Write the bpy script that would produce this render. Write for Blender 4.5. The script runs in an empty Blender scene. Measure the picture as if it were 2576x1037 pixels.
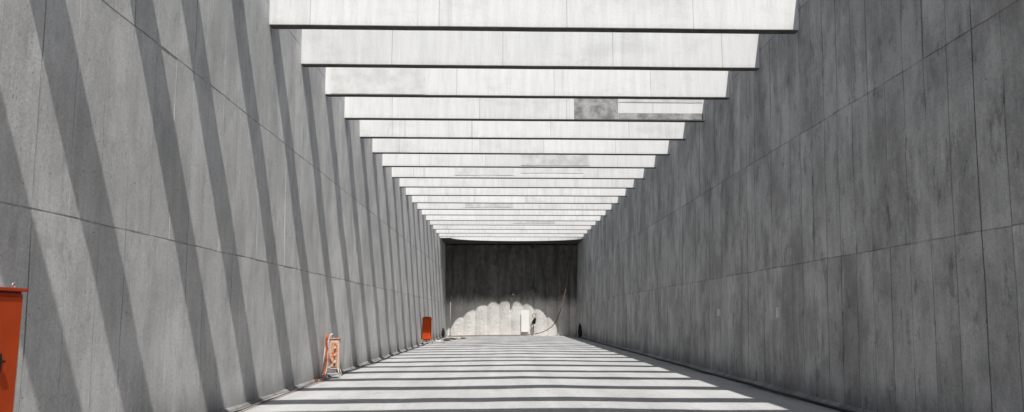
import bpy, bmesh, math, random
from mathutils import Vector, noise, Matrix
random.seed(7)
S=bpy.context.scene
COL=S.collection

# ------------------------------------------------------------ parameters
HC=1.5; ZB=7.1; ZT=8.02
XL0=-4.37; LL=-(4.53-4.37)/ZB      # left wall: x at floor, lean
XR0=5.60;  LR=(5.84-5.60)/ZB
SP=2.36; Y0=14.36; YB=60.0; YN=-24.0
TAN=0.55; LAT=0.16

# ------------------------------------------------------------ helpers
def obj(name,verts,faces,mat=None,smooth=False,parent=None,loc=(0,0,0)):
    me=bpy.data.meshes.new(name); me.from_pydata(verts,[],faces); me.update()
    bm=bmesh.new(); bm.from_mesh(me); bmesh.ops.recalc_face_normals(bm,faces=bm.faces); bm.to_mesh(me); bm.free()
    if smooth:
        for p in me.polygons: p.use_smooth=True
    o=bpy.data.objects.new(name,me); COL.objects.link(o); o.location=loc
    if mat: me.materials.append(mat)
    if parent: o.parent=parent
    return o
def bmobj(name,bm,mat,smooth=False,parent=None,loc=(0,0,0)):
    me=bpy.data.meshes.new(name); bm.to_mesh(me); bm.free()
    if smooth:
        for p in me.polygons: p.use_smooth=True
    o=bpy.data.objects.new(name,me); COL.objects.link(o); o.location=loc
    me.materials.append(mat)
    if parent: o.parent=parent
    return o
def addbox(bm,x0,x1,y0,y1,z0,z1,bev=0.0):
    r=bmesh.ops.create_cube(bm,size=1.0)
    for v in r['verts']:
        v.co=Vector(((x0+x1)/2+v.co.x*(x1-x0),(y0+y1)/2+v.co.y*(y1-y0),(z0+z1)/2+v.co.z*(z1-z0)))
    if bev>0:
        es=set(e for v in r['verts'] for e in v.link_edges)
        bmesh.ops.bevel(bm,geom=list(es),offset=bev,segments=2,affect='EDGES')
def addtube(bm,pts,r,n=8,closed=False):
    P=[Vector(p) for p in pts]; rings=[]
    up=Vector((0,0,1))
    for i,p in enumerate(P):
        a=P[i-1] if (i>0 or closed) else P[i]
        b=P[(i+1)%len(P)] if (i<len(P)-1 or closed) else P[i]
        t=(b-a).normalized()
        s=t.cross(up)
        if s.length<0.05: s=t.cross(Vector((1,0,0)))
        s.normalize(); u=s.cross(t).normalized()
        rings.append([bm.verts.new(p+r*(math.cos(2*math.pi*k/n)*s+math.sin(2*math.pi*k/n)*u)) for k in range(n)])
    m=len(rings)
    for i in range(m if closed else m-1):
        A=rings[i];B=rings[(i+1)%m]
        for k in range(n):
            bm.faces.new((A[k],A[(k+1)%n],B[(k+1)%n],B[k]))
    if not closed:
        bm.faces.new(rings[0][::-1]); bm.faces.new(rings[-1])
def smoothpath(pts,n=8):
    P=[Vector(p) for p in pts]; out=[]
    for i in range(len(P)-1):
        p0=P[max(i-1,0)];p1=P[i];p2=P[i+1];p3=P[min(i+2,len(P)-1)]
        for k in range(n):
            t=k/n
            out.append(0.5*((2*p1)+(-p0+p2)*t+(2*p0-5*p1+4*p2-p3)*t*t+(-p0+3*p1-3*p2+p3)*t**3))
    out.append(P[-1]); return out

class NT:
    def __init__(s,name):
        s.m=bpy.data.materials.new(name); s.m.use_nodes=True
        s.t=s.m.node_tree; s.t.nodes.clear()
        s.out=s.t.nodes.new('ShaderNodeOutputMaterial'); s.b=s.t.nodes.new('ShaderNodeBsdfPrincipled')
        s.t.links.new(s.b.outputs[0],s.out.inputs[0])
        tc=s.t.nodes.new('ShaderNodeTexCoord'); s.co=tc.outputs['Object']
        sep=s.t.nodes.new('ShaderNodeSeparateXYZ'); s.t.links.new(s.co,sep.inputs[0]); s.x,s.y,s.z=sep.outputs
        s.b.inputs['Roughness'].default_value=0.85
        s.b.inputs['Specular IOR Level'].default_value=0.2
    def put(s,sock,v):
        if isinstance(v,bpy.types.NodeSocket): s.t.links.new(v,sock)
        else: sock.default_value=v
    def math(s,op,a,b=0.0,c=None):
        n=s.t.nodes.new('ShaderNodeMath'); n.operation=op; s.put(n.inputs[0],a); s.put(n.inputs[1],b)
        if c is not None: s.put(n.inputs[2],c)
        return n.outputs[0]
    def vec(s,x,y,z):
        n=s.t.nodes.new('ShaderNodeCombineXYZ'); s.put(n.inputs[0],x);s.put(n.inputs[1],y);s.put(n.inputs[2],z); return n.outputs[0]
    def scaled(s,sx,sy,sz,off=0.0):
        return s.vec(s.math('MULTIPLY_ADD',s.x,sx,off),s.math('MULTIPLY_ADD',s.y,sy,off),s.math('MULTIPLY_ADD',s.z,sz,off))
    def noise(s,v,scale=1.0,detail=4.0,rough=0.6):
        n=s.t.nodes.new('ShaderNodeTexNoise'); s.put(n.inputs['Vector'],v); n.inputs['Scale'].default_value=scale
        n.inputs['Detail'].default_value=detail; n.inputs['Roughness'].default_value=rough; return n.outputs[0]
    def white(s,v):
        n=s.t.nodes.new('ShaderNodeTexWhiteNoise'); n.noise_dimensions='3D'; s.put(n.inputs['Vector'],v); return n.outputs[0]
    def ramp(s,v,a,b,lo=0.0,hi=1.0):
        n=s.t.nodes.new('ShaderNodeMapRange'); n.interpolation_type='SMOOTHSTEP'; s.put(n.inputs[0],v)
        n.inputs[1].default_value=a;n.inputs[2].default_value=b;n.inputs[3].default_value=lo;n.inputs[4].default_value=hi; return n.outputs[0]
    def color(s,val,tint):
        n=s.t.nodes.new('ShaderNodeVectorMath'); n.operation='SCALE'; n.inputs[0].default_value=tint; s.put(n.inputs['Scale'],val)
        s.t.links.new(n.outputs[0],s.b.inputs['Base Color']); return n.outputs[0]
    def bump(s,h,strength=0.3,dist=0.01):
        n=s.t.nodes.new('ShaderNodeBump'); n.inputs['Strength'].default_value=strength; n.inputs['Distance'].default_value=dist
        s.put(n.inputs['Height'],h); s.t.links.new(n.outputs[0],s.b.inputs['Normal'])
    def rnd(s):
        n=s.t.nodes.new('ShaderNodeObjectInfo'); return n.outputs['Random']

def mult(N,*a):
    r=a[0]
    for b in a[1:]: r=N.math('MULTIPLY',r,b)
    return r

def wall_material(name,base,board,streak,blot,tint,jm,joff,minor,jl,bl_line,stainamt):
    N=NT(name)
    lift=N.math('FLOOR',N.math('DIVIDE',N.z,2.5))
    sub=N.math('SUBTRACT',N.y,joff)
    bi=N.math('FLOOR',N.math('DIVIDE',sub,minor))
    w=N.white(N.vec(bi,lift,3.0))
    wn=N.white(N.vec(N.math('FLOOR',N.math('DIVIDE',sub,minor/3)),lift,5.0))
    pi=N.math('FLOOR',N.math('DIVIDE',sub,jm))
    w2=N.white(N.vec(pi,lift,9.0))
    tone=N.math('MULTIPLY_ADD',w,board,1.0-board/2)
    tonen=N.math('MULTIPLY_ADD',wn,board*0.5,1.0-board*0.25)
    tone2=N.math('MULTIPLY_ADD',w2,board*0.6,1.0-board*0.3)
    st=N.noise(N.vec(0.0,N.math('MULTIPLY',N.y,6.0),N.math('MULTIPLY_ADD',N.z,0.25,N.math('MULTIPLY',lift,7.3))),1.0,5.0,0.7)
    st=N.ramp(st,0.25,0.75,1.0-streak,1.0+streak)
    st2=N.noise(N.scaled(0.0,34.0,0.9),1.0,3.0,0.65); st2=N.ramp(st2,0.3,0.7,1.0-streak*0.6,1.0+streak*0.6)
    bl=N.noise(N.scaled(0.5,0.7,0.45),1.0,6.0,0.62); bl=N.ramp(bl,0.38,0.62,1.0-blot,1.0+blot*0.5)
    bm_=N.noise(N.vec(0.0,N.math('MULTIPLY_ADD',N.y,1.7,N.math('MULTIPLY',w,0.4)),N.math('MULTIPLY_ADD',N.z,0.9,N.math('MULTIPLY',w,0.7))),1.0,8.0,0.70); bm_=N.ramp(bm_,0.42,0.60,1.0+blot*0.45,1.0-blot*0.75)
    bl2=N.noise(N.scaled(1.0,4.2,1.5,4.0),1.0,8.0,0.74); bl2=N.ramp(bl2,0.55,0.64,1.0,1.0-stainamt)
    bl3=N.noise(N.scaled(1.0,2.2,1.5,14.0),1.0,6.0,0.75); bl3=N.ramp(bl3,0.57,0.66,1.0,1.0+stainamt*0.4)
    fine=N.noise(N.co,30.0,5.0,0.85); fine=N.ramp(fine,0.3,0.7,0.84,1.16)
    ph=N.noise(N.co,19.0,1.0,0.5); ph=N.ramp(ph,0.73,0.77,1.0,0.6)
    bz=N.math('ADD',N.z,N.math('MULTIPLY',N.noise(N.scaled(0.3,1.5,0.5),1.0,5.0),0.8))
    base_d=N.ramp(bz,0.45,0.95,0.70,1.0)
    fr=N.math('FRACT',N.math('DIVIDE',sub,minor))
    d=N.math('MULTIPLY',N.math('MINIMUM',fr,N.math('SUBTRACT',1.0,fr)),minor)
    line=N.math('ADD',N.ramp(d,0.006,0.016,bl_line,1.0),N.ramp(N.noise(N.scaled(0,1.3,0.5,2.0),1.0,3.0),0.45,0.62,0.0,0.3))
    line=N.math('MINIMUM',line,1.0)
    fr3=N.math('FRACT',N.math('DIVIDE',sub,jm))
    d3=N.math('MULTIPLY',N.math('MINIMUM',fr3,N.math('SUBTRACT',1.0,fr3)),jm)
    line3=N.math('MINIMUM',1.0,N.math('ADD',N.ramp(d3,0.006,0.016,jl,1.0),N.ramp(N.noise(N.scaled(0,1.1,0.6,12.0),1.0,3.0),0.45,0.65,0.0,0.3)))
    wob=N.math('MULTIPLY',N.math('SUBTRACT',N.noise(N.scaled(0,0.9,0),1.0,5.0),0.5),0.05)
    zf=N.math('FRACT',N.math('DIVIDE',N.math('ADD',N.z,wob),2.5))
    dz=N.math('MULTIPLY',N.math('MINIMUM',zf,N.math('SUBTRACT',1.0,zf)),2.5)
    ljn=N.ramp(N.noise(N.scaled(0,1.9,0,6.0),1.0,3.0),0.35,0.65,0.0,0.3)
    lj=N.math('MINIMUM',1.0,N.math('ADD',N.ramp(dz,0.006,0.018,0.66,1.0),ljn))
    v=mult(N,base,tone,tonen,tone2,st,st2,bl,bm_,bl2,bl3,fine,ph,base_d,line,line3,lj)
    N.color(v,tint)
    h=N.math('ADD',N.math('MULTIPLY',N.noise(N.co,11.0,6.0,0.8),0.8),N.math('MULTIPLY',w,0.5))
    N.bump(h,0.45,0.014)
    return N.m

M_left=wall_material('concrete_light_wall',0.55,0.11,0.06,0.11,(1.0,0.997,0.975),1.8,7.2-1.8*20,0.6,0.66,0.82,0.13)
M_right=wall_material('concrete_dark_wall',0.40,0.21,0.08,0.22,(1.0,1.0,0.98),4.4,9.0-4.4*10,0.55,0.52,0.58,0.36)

def beam_material():
    N=NT('pale_precast_concrete'); r=N.rnd()
    ro=N.math('MULTIPLY',r,37.0)
    v3=lambda sx,sz:N.vec(N.math('MULTIPLY_ADD',N.x,sx,ro),ro,N.math('MULTIPLY',N.z,sz))
    tone=N.math('MULTIPLY_ADD',r,0.08,0.96)
    drip=N.ramp(N.noise(v3(7.0,0.7),1.0,5.0,0.7),0.3,0.7,0.93,1.05)
    drip2=N.ramp(N.noise(v3(24.0,1.2),1.0,5.0,0.75),0.56,0.75,1.0,0.86)
    stain=N.ramp(N.noise(v3(0.7,1.4),1.0,6.0,0.65),0.52,0.70,1.0,0.89)
    xs=N.math('ADD',N.x,N.math('MULTIPLY',r,1.7))
    pi=N.math('FLOOR',N.math('DIVIDE',xs,2.5))
    w=N.math('MULTIPLY_ADD',N.white(N.vec(pi,N.math('FLOOR',ro),1.0)),0.08,0.94)
    fr=N.math('FRACT',N.math('DIVIDE',xs,2.5)); d=N.math('MULTIPLY',N.math('MINIMUM',fr,N.math('SUBTRACT',1.0,fr)),2.5)
    ln=N.ramp(d,0.004,0.012,0.68,1.0)
    ck=N.ramp(N.noise(v3(3.0,0.15),1.0,2.0,0.5),0.66,0.70,1.0,0.90)
    low=N.ramp(N.math('ADD',N.z,N.math('MULTIPLY',N.noise(v3(12,1.0),1.0,3.0),0.25)),0.12,0.26,0.92,1.0)
    fine=N.ramp(N.noise(N.co,40.0,4.0,0.8),0.3,0.7,0.92,1.06)
    N.color(mult(N,0.80,tone,drip,drip2,stain,w,ln,ck,low,fine),(1.0,1.0,0.985))
    N.bump(N.noise(N.co,12.0,5.0,0.7),0.3,0.01)
    return N.m
M_beam=beam_material()
def simple(name,col,rough=0.6,var=0.15,scale=6.0,metal=0.0,bump=0.1):
    N=NT(name); n=N.ramp(N.noise(N.co,scale,5.0,0.65),0.25,0.75,1.0-var,1.0+var); N.color(n,col)
    N.b.inputs['Roughness'].default_value=rough; N.b.inputs['Metallic'].default_value=metal
    if bump: N.bump(N.noise(N.co,scale*4,4.0),bump,0.004)
    return N.m
M_under=simple('shade_dark_underside',(0.085,0.077,0.068),0.95,0.35,5.0)  # shade below beams and roof slab painted in as a darker base colour
M_patch=simple('grey_repair_mortar',(0.62,0.62,0.605),0.9,0.2,2.5)
M_patchd=simple('dark_repair_mortar',(0.33,0.33,0.32),0.9,0.5,3.5)
M_patchl=simple('faint_repair_mortar',(0.71,0.71,0.695),0.9,0.12,3.0)
def red_mat():
    N=NT('red_painted_steel')
    n=N.ramp(N.noise(N.co,3.0,5.0,0.6),0.3,0.7,0.88,1.08)
    ch=N.ramp(N.noise(N.co,40.0,4.0,0.7),0.70,0.74,1.0,0.55)
    N.color(mult(N,n,ch),(0.52,0.060,0.008)); N.b.inputs['Roughness'].default_value=0.7
    N.bump(N.noise(N.co,30.0,3.0),0.08,0.003)
    return N.m
M_red=red_mat()
M_black=simple('black_rubber',(0.018,0.018,0.018),0.6,0.2)
M_steel=simple('galvanised_steel',(0.45,0.45,0.44),0.45,0.15,12.0,0.6)
M_cream=simple('cream_painted_steel',(0.66,0.55,0.45),0.55,0.15,7.0)
def worn():
    N=NT('worn_orange_and_cream_paint')
    n=N.ramp(N.noise(N.co,30.0,4.0,0.7),0.47,0.55)
    mx=N.t.nodes.new('ShaderNodeMix'); mx.data_type='RGBA'
    N.put(mx.inputs['Factor'],n); mx.inputs['A'].default_value=(0.66,0.50,0.38,1); mx.inputs['B'].default_value=(0.52,0.10,0.02,1)
    N.t.links.new(mx.outputs['Result'],N.b.inputs['Base Color']); return N.m
M_orange=worn()
M_hose=simple('pale_grey_hose',(0.58,0.55,0.50),0.6,0.2)
M_hosed=simple('brown_rubber_hose',(0.20,0.14,0.11),0.6,0.2)
M_hoser=simple('orange_rubber_hose',(0.52,0.10,0.03),0.6,0.2)
M_white=simple('white_plastic',(0.84,0.84,0.82),0.5,0.04)
M_dullsteel=simple('dull_grey_steel',(0.36,0.35,0.32),0.7,0.2)

def floor_mat():
    N=NT('pale_concrete_road')
    a=N.ramp(N.noise(N.scaled(0.35,0.2,1),1.0,6.0,0.62),0.3,0.7,0.87,1.07)
    b=N.ramp(N.noise(N.scaled(2.2,1.0,1),1.0,6.0,0.75),0.53,0.72,1.0,0.80)
    tr=N.ramp(N.noise(N.scaled(1.6,0.06,1,5.0),1.0,4.0,0.6),0.35,0.65,0.93,1.05)
    f=N.ramp(N.noise(N.co,24.0,5.0,0.8),0.3,0.7,0.86,1.12)
    pb=N.ramp(N.noise(N.co,7.0,2.0,0.6),0.72,0.76,1.0,0.7)
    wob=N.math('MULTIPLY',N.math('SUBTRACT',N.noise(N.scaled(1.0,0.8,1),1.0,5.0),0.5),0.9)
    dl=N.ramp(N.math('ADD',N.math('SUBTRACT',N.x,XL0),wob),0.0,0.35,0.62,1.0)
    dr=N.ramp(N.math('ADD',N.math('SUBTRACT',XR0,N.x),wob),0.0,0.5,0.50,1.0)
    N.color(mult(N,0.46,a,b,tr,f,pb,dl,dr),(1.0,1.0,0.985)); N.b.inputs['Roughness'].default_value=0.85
    N.bump(N.noise(N.co,14.0,6.0,0.7),0.4,0.012)
    return N.m
M_floor=floor_mat()
PS=0.92; PX=0.14
def pile_mat():
    N=NT('bored_pile_concrete')
    a=N.ramp(N.noise(N.scaled(1.4,1.4,0.9),1.0,6.0,0.65),0.3,0.7,0.88,1.06)
    f=N.ramp(N.noise(N.co,9.0,6.0,0.78),0.32,0.7,0.84,1.10)
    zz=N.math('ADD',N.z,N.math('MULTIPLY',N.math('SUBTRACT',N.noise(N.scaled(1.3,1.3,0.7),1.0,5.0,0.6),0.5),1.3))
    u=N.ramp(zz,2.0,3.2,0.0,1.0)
    up=N.math('MULTIPLY_ADD',u,-0.80,1.0)  # roof shade painted into the colour: upper wall darker, sunlit lower band paler
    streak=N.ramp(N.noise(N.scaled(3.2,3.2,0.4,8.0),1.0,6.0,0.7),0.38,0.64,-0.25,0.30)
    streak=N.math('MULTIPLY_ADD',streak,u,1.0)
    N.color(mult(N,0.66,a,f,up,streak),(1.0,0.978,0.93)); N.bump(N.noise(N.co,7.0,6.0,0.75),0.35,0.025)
    return N.m
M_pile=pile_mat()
M_earth=simple('dry_earth',(0.22,0.19,0.15),0.95,0.3,0.6)

def top(o,label,cat,group=None,kind=None):
    o['label']=label; o['category']=cat
    if group: o['group']=group
    if kind: o['kind']=kind

# ------------------------------------------------------------ road
xs=[-4.6+i*(10.6/42) for i in range(43)]
ys=[YN+i*0.5 for i in range(176)]
V=[];F=[]
CX=0.6
for y in ys:
    for x in xs:
        k=max(0,1-abs(x-CX)/4.9); z=0.055*k+0.018*noise.noise(Vector((x*0.5,y*0.3,0)))+0.008*noise.noise(Vector((x*1.3,y*0.9,4)))
        V.append((x,y,z))
n=len(xs)
for j in range(len(ys)-1):
    for i in range(n-1):
        F.append((j*n+i,j*n+i+1,(j+1)*n+i+1,(j+1)*n+i))
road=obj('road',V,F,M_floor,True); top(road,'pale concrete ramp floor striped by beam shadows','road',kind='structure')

g=400
xl=XL0+LL*ZT-0.55; xr=XR0+LR*ZT+0.55; zg=ZT-0.25
V=[(-g,-g,zg),(xl,-g,zg),(xr,-g,zg),(g,-g,zg),(-g,YB+1.4,zg),(xl,YB+1.4,zg),(xr,YB+1.4,zg),(g,YB+1.4,zg),(-g,g,zg),(g,g,zg),(xl,g,zg),(xr,g,zg),
   (xl,YN-70,zg),(xr,YN-70,zg)]
F=[(0,1,12,5,4),(2,3,7,6,13),(4,5,10,8),(5,6,11,10),(6,7,9,11)]
gr=obj('ground',V,F,M_earth); top(gr,'bare dry earth around the concrete cutting','ground',kind='structure')
b=obj('ramp_ground',[(xl,YN-70,-0.03),(xr,YN-70,-0.03),(xr,YN+0.5,-0.03),(xl,YN+0.5,-0.03)],[(0,1,2,3)],M_floor); top(b,'pale approach floor of the cutting','ground',kind='structure')

# ------------------------------------------------------------ walls
def wall(name,x0,lean,side,majors,minors,mat):
    cs=[(m,0.007) for m in majors]+[(m,0.002) for m in minors if min(abs(m-k) for k in majors)>0.1]
    cs=sorted(cs)
    def brk(a,b,cs,hw):
        out=[(a,0,0),(b,0,0)]
        for q,(c,dep) in enumerate(cs):
            if a+0.05<c<b-0.05:
                out+= [(c-hw,0,q),(c-hw*0.5,dep,q),(c+hw*0.5,dep,q+1),(c+hw,0,q+1)]
        return sorted(out)
    yb=brk(YN,YB+1.0,cs,0.006)
    zb=[(z,0,0) for z in (0.6,1.2,1.8,3.1,3.7,4.3,5.6,6.2,6.8)]+brk(-0.3,ZT,[(2.5,0.009),(5.0,0.009),(7.5,0.008)],0.010)
    zb=sorted(zb)
    V=[];F=[]
    for z,dz,_ in zb:
        lift=math.floor(z/2.5)
        for y,dy,q in yb:
            und=0.022*noise.noise(Vector((side*5,y*0.3,z*0.4)))+0.010*noise.noise(Vector((side*9,y*1.1,z*1.3)))
            st=0.009*noise.noise(Vector((q*7.3,lift*3.1,side)))
            x=x0+lean*z+side*(max(dz,dy)+und+st)
            wz=z+ (0.018*noise.noise(Vector((y*0.7,round(z),3))) if 0<z<ZT-0.1 else 0)
            V.append((x,y,wz))
    n=len(yb);m=len(zb)
    for j in range(m-1):
        for i in range(n-1):
            F.append((j*n+i,j*n+i+1,(j+1)*n+i+1,(j+1)*n+i))
    k=len(V); T=0.6
    a=x0+lean*-0.3+side*T; c=x0+lean*ZT+side*T
    V+=[(a,YN,-0.3),(a,YB+1,-0.3),(c,YN,ZT),(c,YB+1,ZT)]
    F.append((k,k+1,k+3,k+2))
    F.append(tuple([ (m-1)*n+i for i in range(n)]+[k+3,k+2]))
    F.append(tuple([ j*n for j in range(m)]+[k+2,k]))
    F.append(tuple([ j*n+n-1 for j in range(m)]+[k+3,k+1]))
    return obj(name,V,F,mat)
maj=[7.2-1.8*20+1.8*i for i in range(60)]; mnr=[7.2-36+0.6*i for i in range(180)]
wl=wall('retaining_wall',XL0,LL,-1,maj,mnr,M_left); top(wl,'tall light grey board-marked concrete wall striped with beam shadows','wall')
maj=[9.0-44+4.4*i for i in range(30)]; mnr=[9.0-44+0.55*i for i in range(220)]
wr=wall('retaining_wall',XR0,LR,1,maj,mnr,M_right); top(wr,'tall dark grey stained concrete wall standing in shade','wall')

def footing(x0,side,w,h,mat,label):
    bm=bmesh.new(); rows=[]
    y=YN
    while y<YB-0.7:
        a=noise.noise(Vector((side,y*0.7,0)))*0.03
        ww=w+noise.noise(Vector((side*3,y*1.1,5)))*w*0.6
        rows.append([bm.verts.new((x0-side*(-0.05),y,h+a+0.0)),bm.verts.new((x0-side*ww*0.3,y,h+a)),bm.verts.new((x0-side*ww,y,0.015)),bm.verts.new((x0-side*ww*1.05,y,-0.05))])
        y+=0.3
    for A,B in zip(rows,rows[1:]):
        for k in range(3): bm.faces.new((A[k],A[k+1],B[k+1],B[k]))
    bmesh.ops.recalc_face_normals(bm,faces=bm.faces)
    o=bmobj('wall_footing',bm,mat,True); top(o,label,'kerb'); return o
footing(XL0,-1,0.06,0.05,M_right,'low rough mortar fillet along the light wall')
footing(XR0,1,0.12,0.08,M_right,'low rough dark footing along the shaded wall')

# ------------------------------------------------------------ beams
BX0=XL0+LL*ZB-0.12; BX1=XR0+LR*ZB+0.12; BT=0.24; BH=ZT-ZB-0.02
bm=bmesh.new()
N=40
prof=[(0.010,0),(BT-0.010,0),(BT,0.010),(BT,BH-0.012),(BT-0.012,BH),(0.012,BH),(0,BH-0.012),(0,0.010)]
rings=[]
for i in range(N+1):
    x=BX0+(BX1-BX0)*i/N
    rings.append([bm.verts.new((x,y+0.006*noise.noise(Vector((x*0.8,z*2,0))),z+0.005*noise.noise(Vector((x*0.9,9,0))))) for y,z in prof])
for A,B in zip(rings,rings[1:]):
    for k in range(8):
        f=bm.faces.new((A[k],A[(k+1)%8],B[(k+1)%8],B[k]))
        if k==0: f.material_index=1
bm.faces.new(rings[0]);bm.faces.new(rings[-1])
bmesh.ops.recalc_face_normals(bm,faces=bm.faces)
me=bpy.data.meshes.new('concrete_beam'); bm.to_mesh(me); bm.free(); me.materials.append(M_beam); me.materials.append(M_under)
beams={}
YAW=0.016
for i in range(-8,18):
    o=bpy.data.objects.new('concrete_beam',me); COL.objects.link(o)
    sh=0.62 if i<=-3 else 0.0
    if i<=-5: sh=1.42
    o.location=(0,Y0+SP*i+sh,ZB+random.uniform(-0.008,0.008)); o.rotation_euler=(0,0,YAW)
    top(o,'white precast concrete beam spanning between the two walls','beam','beams spanning the cutting')
    beams[i]=o
def patch(i,x0,x1,z0,z1,mat,lab):
    bm=bmesh.new(); n=24
    z1=min(z1,BH-0.03)
    lo=[];hi=[]
    for k in range(n+1):
        x=x0+(x1-x0)*k/n
        lo.append(bm.verts.new((x,-0.011,z0+0.012*noise.noise(Vector((x*4,i,0))))))
        hi.append(bm.verts.new((x,-0.011,z1+0.012*noise.noise(Vector((x*4,i,7))))))
    for k in range(n): bm.faces.new((lo[k],lo[k+1],hi[k+1],hi[k]))
    o=bmobj('repair_patch',bm,mat,parent=beams[i]); o['label']=lab
def px2x(px,i):
    Y=Y0+SP*i; Z=5.8
    d=0.99*Y+Z*0.142
    return ((px-1288)/1932*d)+0.0116*Y
G='grey mortar repair patch on the white beam face'
patch(2,px2x(835,2),px2x(1070,2),0.02,0.70,M_patchl,G)
patch(3,px2x(1445,3),px2x(1556,3),0.02,0.88,M_patchd,'dark grey rough repair patch on beam face')
patch(3,px2x(1556,3)+0.01,px2x(1772,3),0.02,0.20,M_patchd,'dark grey rough repair patch on beam face')
patch(3,px2x(1556,3)+0.01,px2x(1772,3),0.52,0.88,M_patch,'dark grey rough repair patch on beam face')
patch(6,px2x(1312,6),px2x(1485,6),0.05,1.0,M_patch,G)
patch(7,px2x(1145,7),px2x(1292,7),0.1,1.0,M_patchl,G)
patch(7,px2x(1312,7),px2x(1468,7),0.2,1.0,M_patchl,G)
patch(11,px2x(1170,11),px2x(1290,11),0.1,1.0,M_patch,G)
patch(14,px2x(1290,14),px2x(1396,14),0.1,1.0,M_patch,G)

# ------------------------------------------------------------ covered end: roof slab with concave edge
ex=1.05; ea=4.85
def edge(x):
    t=max(0,1-((x-ex)/ea)**2); return 55.15+2.28*math.sqrt(t)
V=[];F=[]; m=90
X0=BX0;X1=BX1
for k in range(m+1):
    x=X0+(X1-X0)*k/m; y=edge(x)
    V+=[(x,y,ZB-0.02),(x,y,ZT-0.03),(x,YB+1.2,ZB-0.02),(x,YB+1.2,ZT-0.03)]
for k in range(m):
    a=4*k;b=a+4
    F+=[(a,b,b+1,a+1),(a+1,b+1,b+3,a+3),(a,b,b+2,a+2),(a+2,b+2,b+3,a+3)]
F+=[(0,1,3,2),(4*m,4*m+1,4*m+3,4*m+2)]
rf=obj('tunnel_roof',V,F,M_beam); top(rf,'thick concrete roof slab with a curved front edge','roof')
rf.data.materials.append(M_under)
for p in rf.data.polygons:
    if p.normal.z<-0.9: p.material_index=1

# pile wall: shallow rounded piles, parabolic bulge so the gaps stay open to light
ps=PS; pd=0.13
V=[];F=[];nx=480;nz=130
bumps=[(0.74,3.12,0.30,0.42),(2.35,3.35,0.45,0.26),(1.5,3.25,0.25,0.12),(-0.9,3.5,0.3,0.12),(-2.4,3.3,0.35,0.12)]
for j in range(nz+1):
    z=-0.2+(ZB+0.1)*j/nz
    for i in range(nx+1):
        x=-4.9+11.1*i/nx
        ci=round((x-PX)/ps); c=ci*ps+PX
        d=min(1.0,abs(x-c)/(ps/2))
        y=YB-pd*(1-d**2.4)
        y-=0.035*noise.noise(Vector((x*1.5,z*1.2,1)))+0.016*noise.noise(Vector((x*6,z*6,4)))
        if z>3.0: y-=0.06*noise.noise(Vector((x*3,z*2.5,8)))*min(1,(z-3.0))
        for bx,bz,br,bh in bumps:
            q=((x-bx)**2+((z-bz)*1.2)**2)/(br*br)
            if q<4: y-=bh*math.exp(-q*1.3)*(1+0.5*noise.noise(Vector((x*6,z*6,2))))
        V.append((x,y,z))
n=nx+1
for j in range(nz):
    for i in range(nx):
        F.append((j*n+i,j*n+i+1,(j+1)*n+i+1,(j+1)*n+i))
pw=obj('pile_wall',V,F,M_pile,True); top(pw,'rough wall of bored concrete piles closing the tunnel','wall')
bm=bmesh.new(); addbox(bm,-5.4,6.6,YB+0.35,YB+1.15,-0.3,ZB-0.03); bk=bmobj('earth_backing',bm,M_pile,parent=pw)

# ------------------------------------------------------------ red cabinet, door facing across the cutting
def empty(name,loc,rz=0):
    e=bpy.data.objects.new(name,None); COL.objects.link(e); e.location=loc; e.rotation_euler=(0,0,rz); e.empty_display_size=0.2; return e
cab=empty('electrical_cabinet',(-3.82,6.20,0.0),math.pi/2)
top(cab,'tall red steel electrical cabinet with overhanging lid','cabinet')
W=0.80;D=0.42;H=1.68
bm=bmesh.new(); addbox(bm,-W,0,0,D,0.10,H,0.008); bmobj('body',bm,M_red,parent=cab)
bm=bmesh.new(); addbox(bm,-W-0.03,0.02,-0.03,D-0.04,H+0.012,H+0.038,0.005); bmobj('lid',bm,M_red,parent=cab)
bm=bmesh.new(); addbox(bm,-W+0.01,-0.01,0.01,D-0.05,H-0.004,H+0.016,0.0); bmobj('lid_gasket',bm,M_black,parent=cab)
bm=bmesh.new(); addbox(bm,-W+0.03,-0.025,-0.016,-0.002,0.16,H-0.03,0.005); door=bmobj('door',bm,M_red,parent=cab)
bm=bmesh.new(); addbox(bm,-0.315,-0.232,-0.028,-0.014,1.07,1.22,0.005); addbox(bm,-0.305,-0.215,-0.05,-0.03,1.15,1.168,0.006); bmobj('handle',bm,M_black,parent=door)
bm=bmesh.new(); addbox(bm,-0.012,-0.001,-0.006,-0.001,0.12,H-0.02,0.001); bmobj('edge_seal',bm,M_cream,parent=cab)
def ring(cx,cy,cz,r,t,mat,parent,name,ax=0):
    bm=bmesh.new()
    rs=[]
    for k in range(20):
        a=2*math.pi*k/20
        row=[]
        for j in range(8):
            b=2*math.pi*j/8; u=(r+t*math.cos(b))*math.cos(a); w=t*math.sin(b); v=(r+t*math.cos(b))*math.sin(a)
            row.append(bm.verts.new((cx+(u if ax==0 else w),cy+(w if ax==0 else u),cz+v)))
        rs.append(row)
    for k in range(20):
        for j in range(8): bm.faces.new((rs[k][j],rs[k][(j+1)%8],rs[(k+1)%20][(j+1)%8],rs[(k+1)%20][j]))
    return bmobj(name,bm,mat,True,parent)
ring(-0.10,0.02,H+0.058,0.019,0.006,M_steel,cab,'lifting_eye')
ring(-W+0.055,0.02,H+0.058,0.019,0.006,M_steel,cab,'lifting_eye')
for x in (-W+0.06,-0.06):
    bm=bmesh.new(); addbox(bm,x-0.03,x+0.03,0.05,D-0.05,0.02,0.098); bmobj('foot',bm,M_black,parent=cab)

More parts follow.
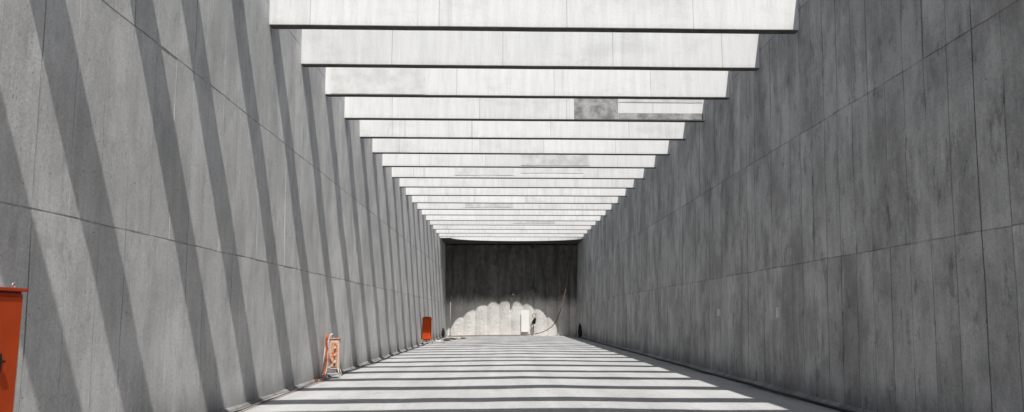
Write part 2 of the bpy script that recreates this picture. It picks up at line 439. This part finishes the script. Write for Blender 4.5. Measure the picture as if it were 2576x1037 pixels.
# ------------------------------------------------------------ distribution boxes
def dist_box(loc,w,d,z0,h,mbody,label,hoses,rz=0.0):
    e=empty('distribution_box',loc,rz); top(e,label,'distribution box')
    bx0=-w/2+(0.12 if hoses else 0.0)
    bv=0.015 if hoses else 0.05
    bm=bmesh.new(); addbox(bm,bx0,w/2,0,d,z0,z0+h,bv); bmobj('body',bm,mbody,parent=e)
    if hoses:
        bm=bmesh.new(); addbox(bm,bx0-0.015,w/2+0.015,-0.02,d+0.015,z0+h+0.002,z0+h+0.03,0.008); bmobj('lid',bm,M_orange,parent=e)
    bm=bmesh.new(); addbox(bm,bx0+0.03,w/2-0.03,-0.014,-0.002,z0+0.06,z0+h-0.06,0.004); bmobj('door',bm,M_orange if hoses else mbody,parent=e)
    bm=bmesh.new()
    for sx in (-1,1):
        for yy in (0.02,d-0.02):
            addtube(bm,[(sx*(w/2-0.02),yy,z0+(h+0.02 if hoses and sx<0 else 0.04)),(sx*(w/2+0.05),yy+(0.04 if yy>d/2 else -0.08),0.05)],0.013)
        addtube(bm,[(sx*(w/2+0.025),-0.03,0.10),(sx*(w/2+0.025),d+0.03,0.10)],0.011)
    addtube(bm,[(-w/2,-0.02,0.12),(w/2,-0.02,0.12)],0.011)
    if hoses:
        addtube(bm,[(-w/2,0.0,z0+h),(bx0+0.02,0.0,z0+h)],0.012); addtube(bm,[(-w/2,0.0,z0+0.05),(bx0+0.02,0.0,z0+0.05)],0.012)
    bmobj('stand',bm,M_hose,True,parent=e)
    if hoses:
        for q,(ox,amp,mm) in enumerate(((-0.09,0.00,M_hoser),(-0.05,0.02,M_hose),(-0.12,-0.01,M_hoser))):
            bm=bmesh.new()
            addtube(bm,smoothpath([(ox+0.07,-0.03,z0+h*0.25),(ox+0.0,-0.05-amp,z0+h*0.65),(ox-0.02,-0.05,z0+h+0.04),(ox+0.05,0.03,z0+h+0.11+amp),(ox-0.03-amp,0.02,z0+h+0.05),(ox-amp-0.01,-0.06,z0+h*0.5),(ox-0.03-amp,-0.08,0.2),(ox-0.05-amp,-0.3,0.05),(ox-0.04,-0.9,0.04)]),0.012)
            bmobj('cable',bm,mm,True,parent=e)
        for k in range(3):
            bm=bmesh.new()
            bmesh.ops.create_cone(bm,cap_ends=True,segments=14,radius1=0.026,radius2=0.022,depth=0.05,matrix=Matrix.Translation((0.08,-0.04,z0+0.18+0.17*k))@Matrix.Rotation(math.pi/2,4,'X'))
            bmobj('socket',bm,M_cream,parent=e)
    return e
dist_box((-4.15,19.0,0.0),0.34,0.20,0.22,0.72,M_cream,'small cream and worn orange power box with looped cables',True)
dist_box((-4.07,41.5,0.0),0.48,0.30,0.22,1.25,M_red,'upright red power box with rounded corners on a stand',False)

def cable(name,pts,r,mat,label,n=8):
    bm=bmesh.new(); addtube(bm,smoothpath(pts,n),r); o=bmobj(name,bm,mat,True); top(o,label,'cable'); return o
pts=[]
y=8.5
while y<19: pts.append((XL0+0.22+0.12*noise.noise(Vector((y*0.6,0,0))),y,0.035)); y+=0.8
cable('supply_cable',pts,0.014,M_hosed,'thin brown cable lying along the base of the wall')
pts=[]
y=20
while y<56: pts.append((XL0+0.26+0.16*noise.noise(Vector((y*0.5,3,0))),y,0.035)); y+=0.9
cable('supply_cable',pts,0.018,M_black,'dark cable lying along the base of the wall')
pts=[]
y=9
while y<56: pts.append((XR0-0.24+0.08*noise.noise(Vector((y*0.5,8,0))),y,0.035)); y+=0.9
cable('drain_hose',pts,0.025,M_black,'black hose lying along the base of shaded wall')
cable('coiled_hose',[(-4.3,11.1,0.05),(-4.15,10.75,0.06),(-4.0,10.7,0.10),(-3.92,10.9,0.07),(-4.0,11.15,0.05),(-4.17,11.2,0.06),(-4.25,10.95,0.09),(-4.3,10.6,0.06)],0.03,M_black,'short black hose curled on the floor by the wall')
yo=YB-62.0
hp=[(5.05,60.3,7.0),(5.0,60.3,5.6),(4.85,60.2,4.2),(4.6,60.2,2.9),(4.3,60.1,1.9),(3.8,60.0,0.9),(3.0,60.0,0.35),(1.8,59.9,0.12),(0,59.6,0.10),(-2.0,59.5,0.08),(-4.0,59.0,0.05)]
cable('hanging_cable',[(a,b2+yo,c2) for a,b2,c2 in hp],0.034,M_hosed,'long cable hanging down the pile wall to the floor')
for k in range(3):
    cable('loose_cable',[(-4.0+0.2*k,50+k,0.04),(-3.3,49+1.5*k,0.05),(-2.8+0.3*k,51+k,0.05),(-3.4,53,0.04),(-2.4,54+0.5*k,0.05)],0.025,(M_hose,M_black,M_hose)[k],'loose cable looped on the floor')
cable('loose_cable',[(-4.1,44,0.05),(-3.7,43.2,0.12),(-3.3,43.8,0.06),(-3.5,45,0.05),(-3.9,45.3,0.1),(-3.6,46.5,0.05),(-3.1,47.5,0.05)],0.03,M_hose,'thick pale cable looped on the floor beside the red box')
bm=bmesh.new(); addtube(bm,[(-3.98,YB-1.4,0.0),(-3.96,YB-1.25,3.1)],0.03); addbox(bm,-4.08,-3.88,YB-1.5,YB-1.2,0.0,0.06,0.01)
o=bmobj('steel_pole',bm,M_dullsteel,True); top(o,'thin grey pole leaning by the pile wall','pole')
bm=bmesh.new(); addbox(bm,1.40,2.00,YB-0.30,YB-0.26,0.30,1.95,0.01); o=bmobj('white_board',bm,M_white); top(o,'white board standing against the pile wall','board')
e=empty('site_lamp',(2.40,YB-0.55,0.95)); top(e,'small hanging work lamp with a black cable','lamp')
bm=bmesh.new(); bmesh.ops.create_cone(bm,cap_ends=True,segments=20,radius1=0.16,radius2=0.09,depth=0.42,matrix=Matrix.Translation((0,0,0.2))@Matrix.Rotation(0.5,4,'X')@Matrix.Rotation(0.3,4,'Y')); bmobj('lamp_shade',bm,M_black,parent=e)
ring(0,0,0.60,0.14,0.035,M_dullsteel,e,'hook')
bm=bmesh.new(); addtube(bm,smoothpath([(0,0,0.1),(-0.1,-0.05,-0.2),(-0.02,-0.1,-0.6),(-0.15,-0.1,-0.9)]),0.018); bmobj('lamp_cable',bm,M_black,True,parent=e)
def sack(loc,w,h,seed,label):
    bm=bmesh.new(); bmesh.ops.create_icosphere(bm,subdivisions=4,radius=1.0)
    for v in bm.verts:
        c=v.co.copy(); zz=(c.z+1)/2
        wd=1.0-0.62*max(0,zz-0.55)/0.45 if zz>0.55 else 1.0
        flare=0.35*max(0,zz-0.9)/0.1
        k=1+0.18*noise.noise(c*2.5+Vector((seed,0,0)))+0.06*noise.noise(c*8+Vector((seed,0,0)))
        r=math.sqrt(max(c.x**2+c.y**2,1e-6)); s=(min(1.0,r*1.3)*(wd+flare))/max(r,0.001)
        v.co=Vector((c.x*s*w/2*k,c.y*s*w/2*k,max(0.0,zz*h*k)))
    o=bmobj('rubble_sack',bm,M_black,True,loc=loc); top(o,label,'sack','black rubble sacks'); return o
sack((-4.2,54.6,0.02),0.22,0.65,1,'black rubble sack standing beside the wall')
sack((5.40,54.5,0.02),0.28,0.95,5,'tall black rubble sack standing beside shaded wall')

def tag(y,z,h):
    x=XR0+LR*z
    e=empty('wall_socket_tag',(x,y,z)); top(e,'small white strip fixed to the dark wall','fixing','white strips on the dark wall')
    bm=bmesh.new(); addbox(bm,-0.075,-0.004,-0.02,0.02,-h/2,h/2,0.003); bmobj('strip',bm,M_white,parent=e)
    for zz in (-h/2+0.02,h/2-0.02):
        bm=bmesh.new()
        bmesh.ops.create_cone(bm,cap_ends=True,segments=10,radius1=0.006,radius2=0.006,depth=0.012,matrix=Matrix.Translation((-0.079,0,zz))@Matrix.Rotation(math.pi/2,4,'Y'))
        bmobj('screw',bm,M_white,parent=e)
tag(15.75,1.57,0.21); tag(20.1,1.60,0.18)

# ------------------------------------------------------------ light
W=bpy.data.worlds.new('World'); S.world=W; W.use_nodes=True
nt=W.node_tree; bg=nt.nodes['Background']
sky=nt.nodes.new('ShaderNodeTexSky'); sky.sky_type='NISHITA'; sky.sun_disc=False
d=Vector((-LAT,TAN,-1.0)).normalized()
tosun=-d
el=math.asin(tosun.z); az=math.atan2(tosun.x,tosun.y)
sky.sun_elevation=el; sky.sun_rotation=az
sky.dust_density=2.0
nt.links.new(sky.outputs[0],bg.inputs[0]); bg.inputs[1].default_value=0.07
L=bpy.data.lights.new('sun','SUN'); L.energy=5.0; L.angle=math.radians(0.6); L.color=(1.0,0.97,0.93)
lo=bpy.data.objects.new('sun',L); COL.objects.link(lo); lo.rotation_euler=d.to_track_quat('-Z','Y').to_euler(); lo.location=(5,-10,30)

# ------------------------------------------------------------ camera
c=bpy.data.cameras.new('camera'); co=bpy.data.objects.new('camera',c); COL.objects.link(co)
c.lens=27; c.sensor_width=36; c.clip_end=2000; c.clip_start=0.05
co.location=(0,0,HC); co.rotation_euler=(math.radians(90+8.16),0,-0.0116)
S.camera=co
S.view_settings.view_transform='Standard'; S.view_settings.look='None'; S.view_settings.exposure=0
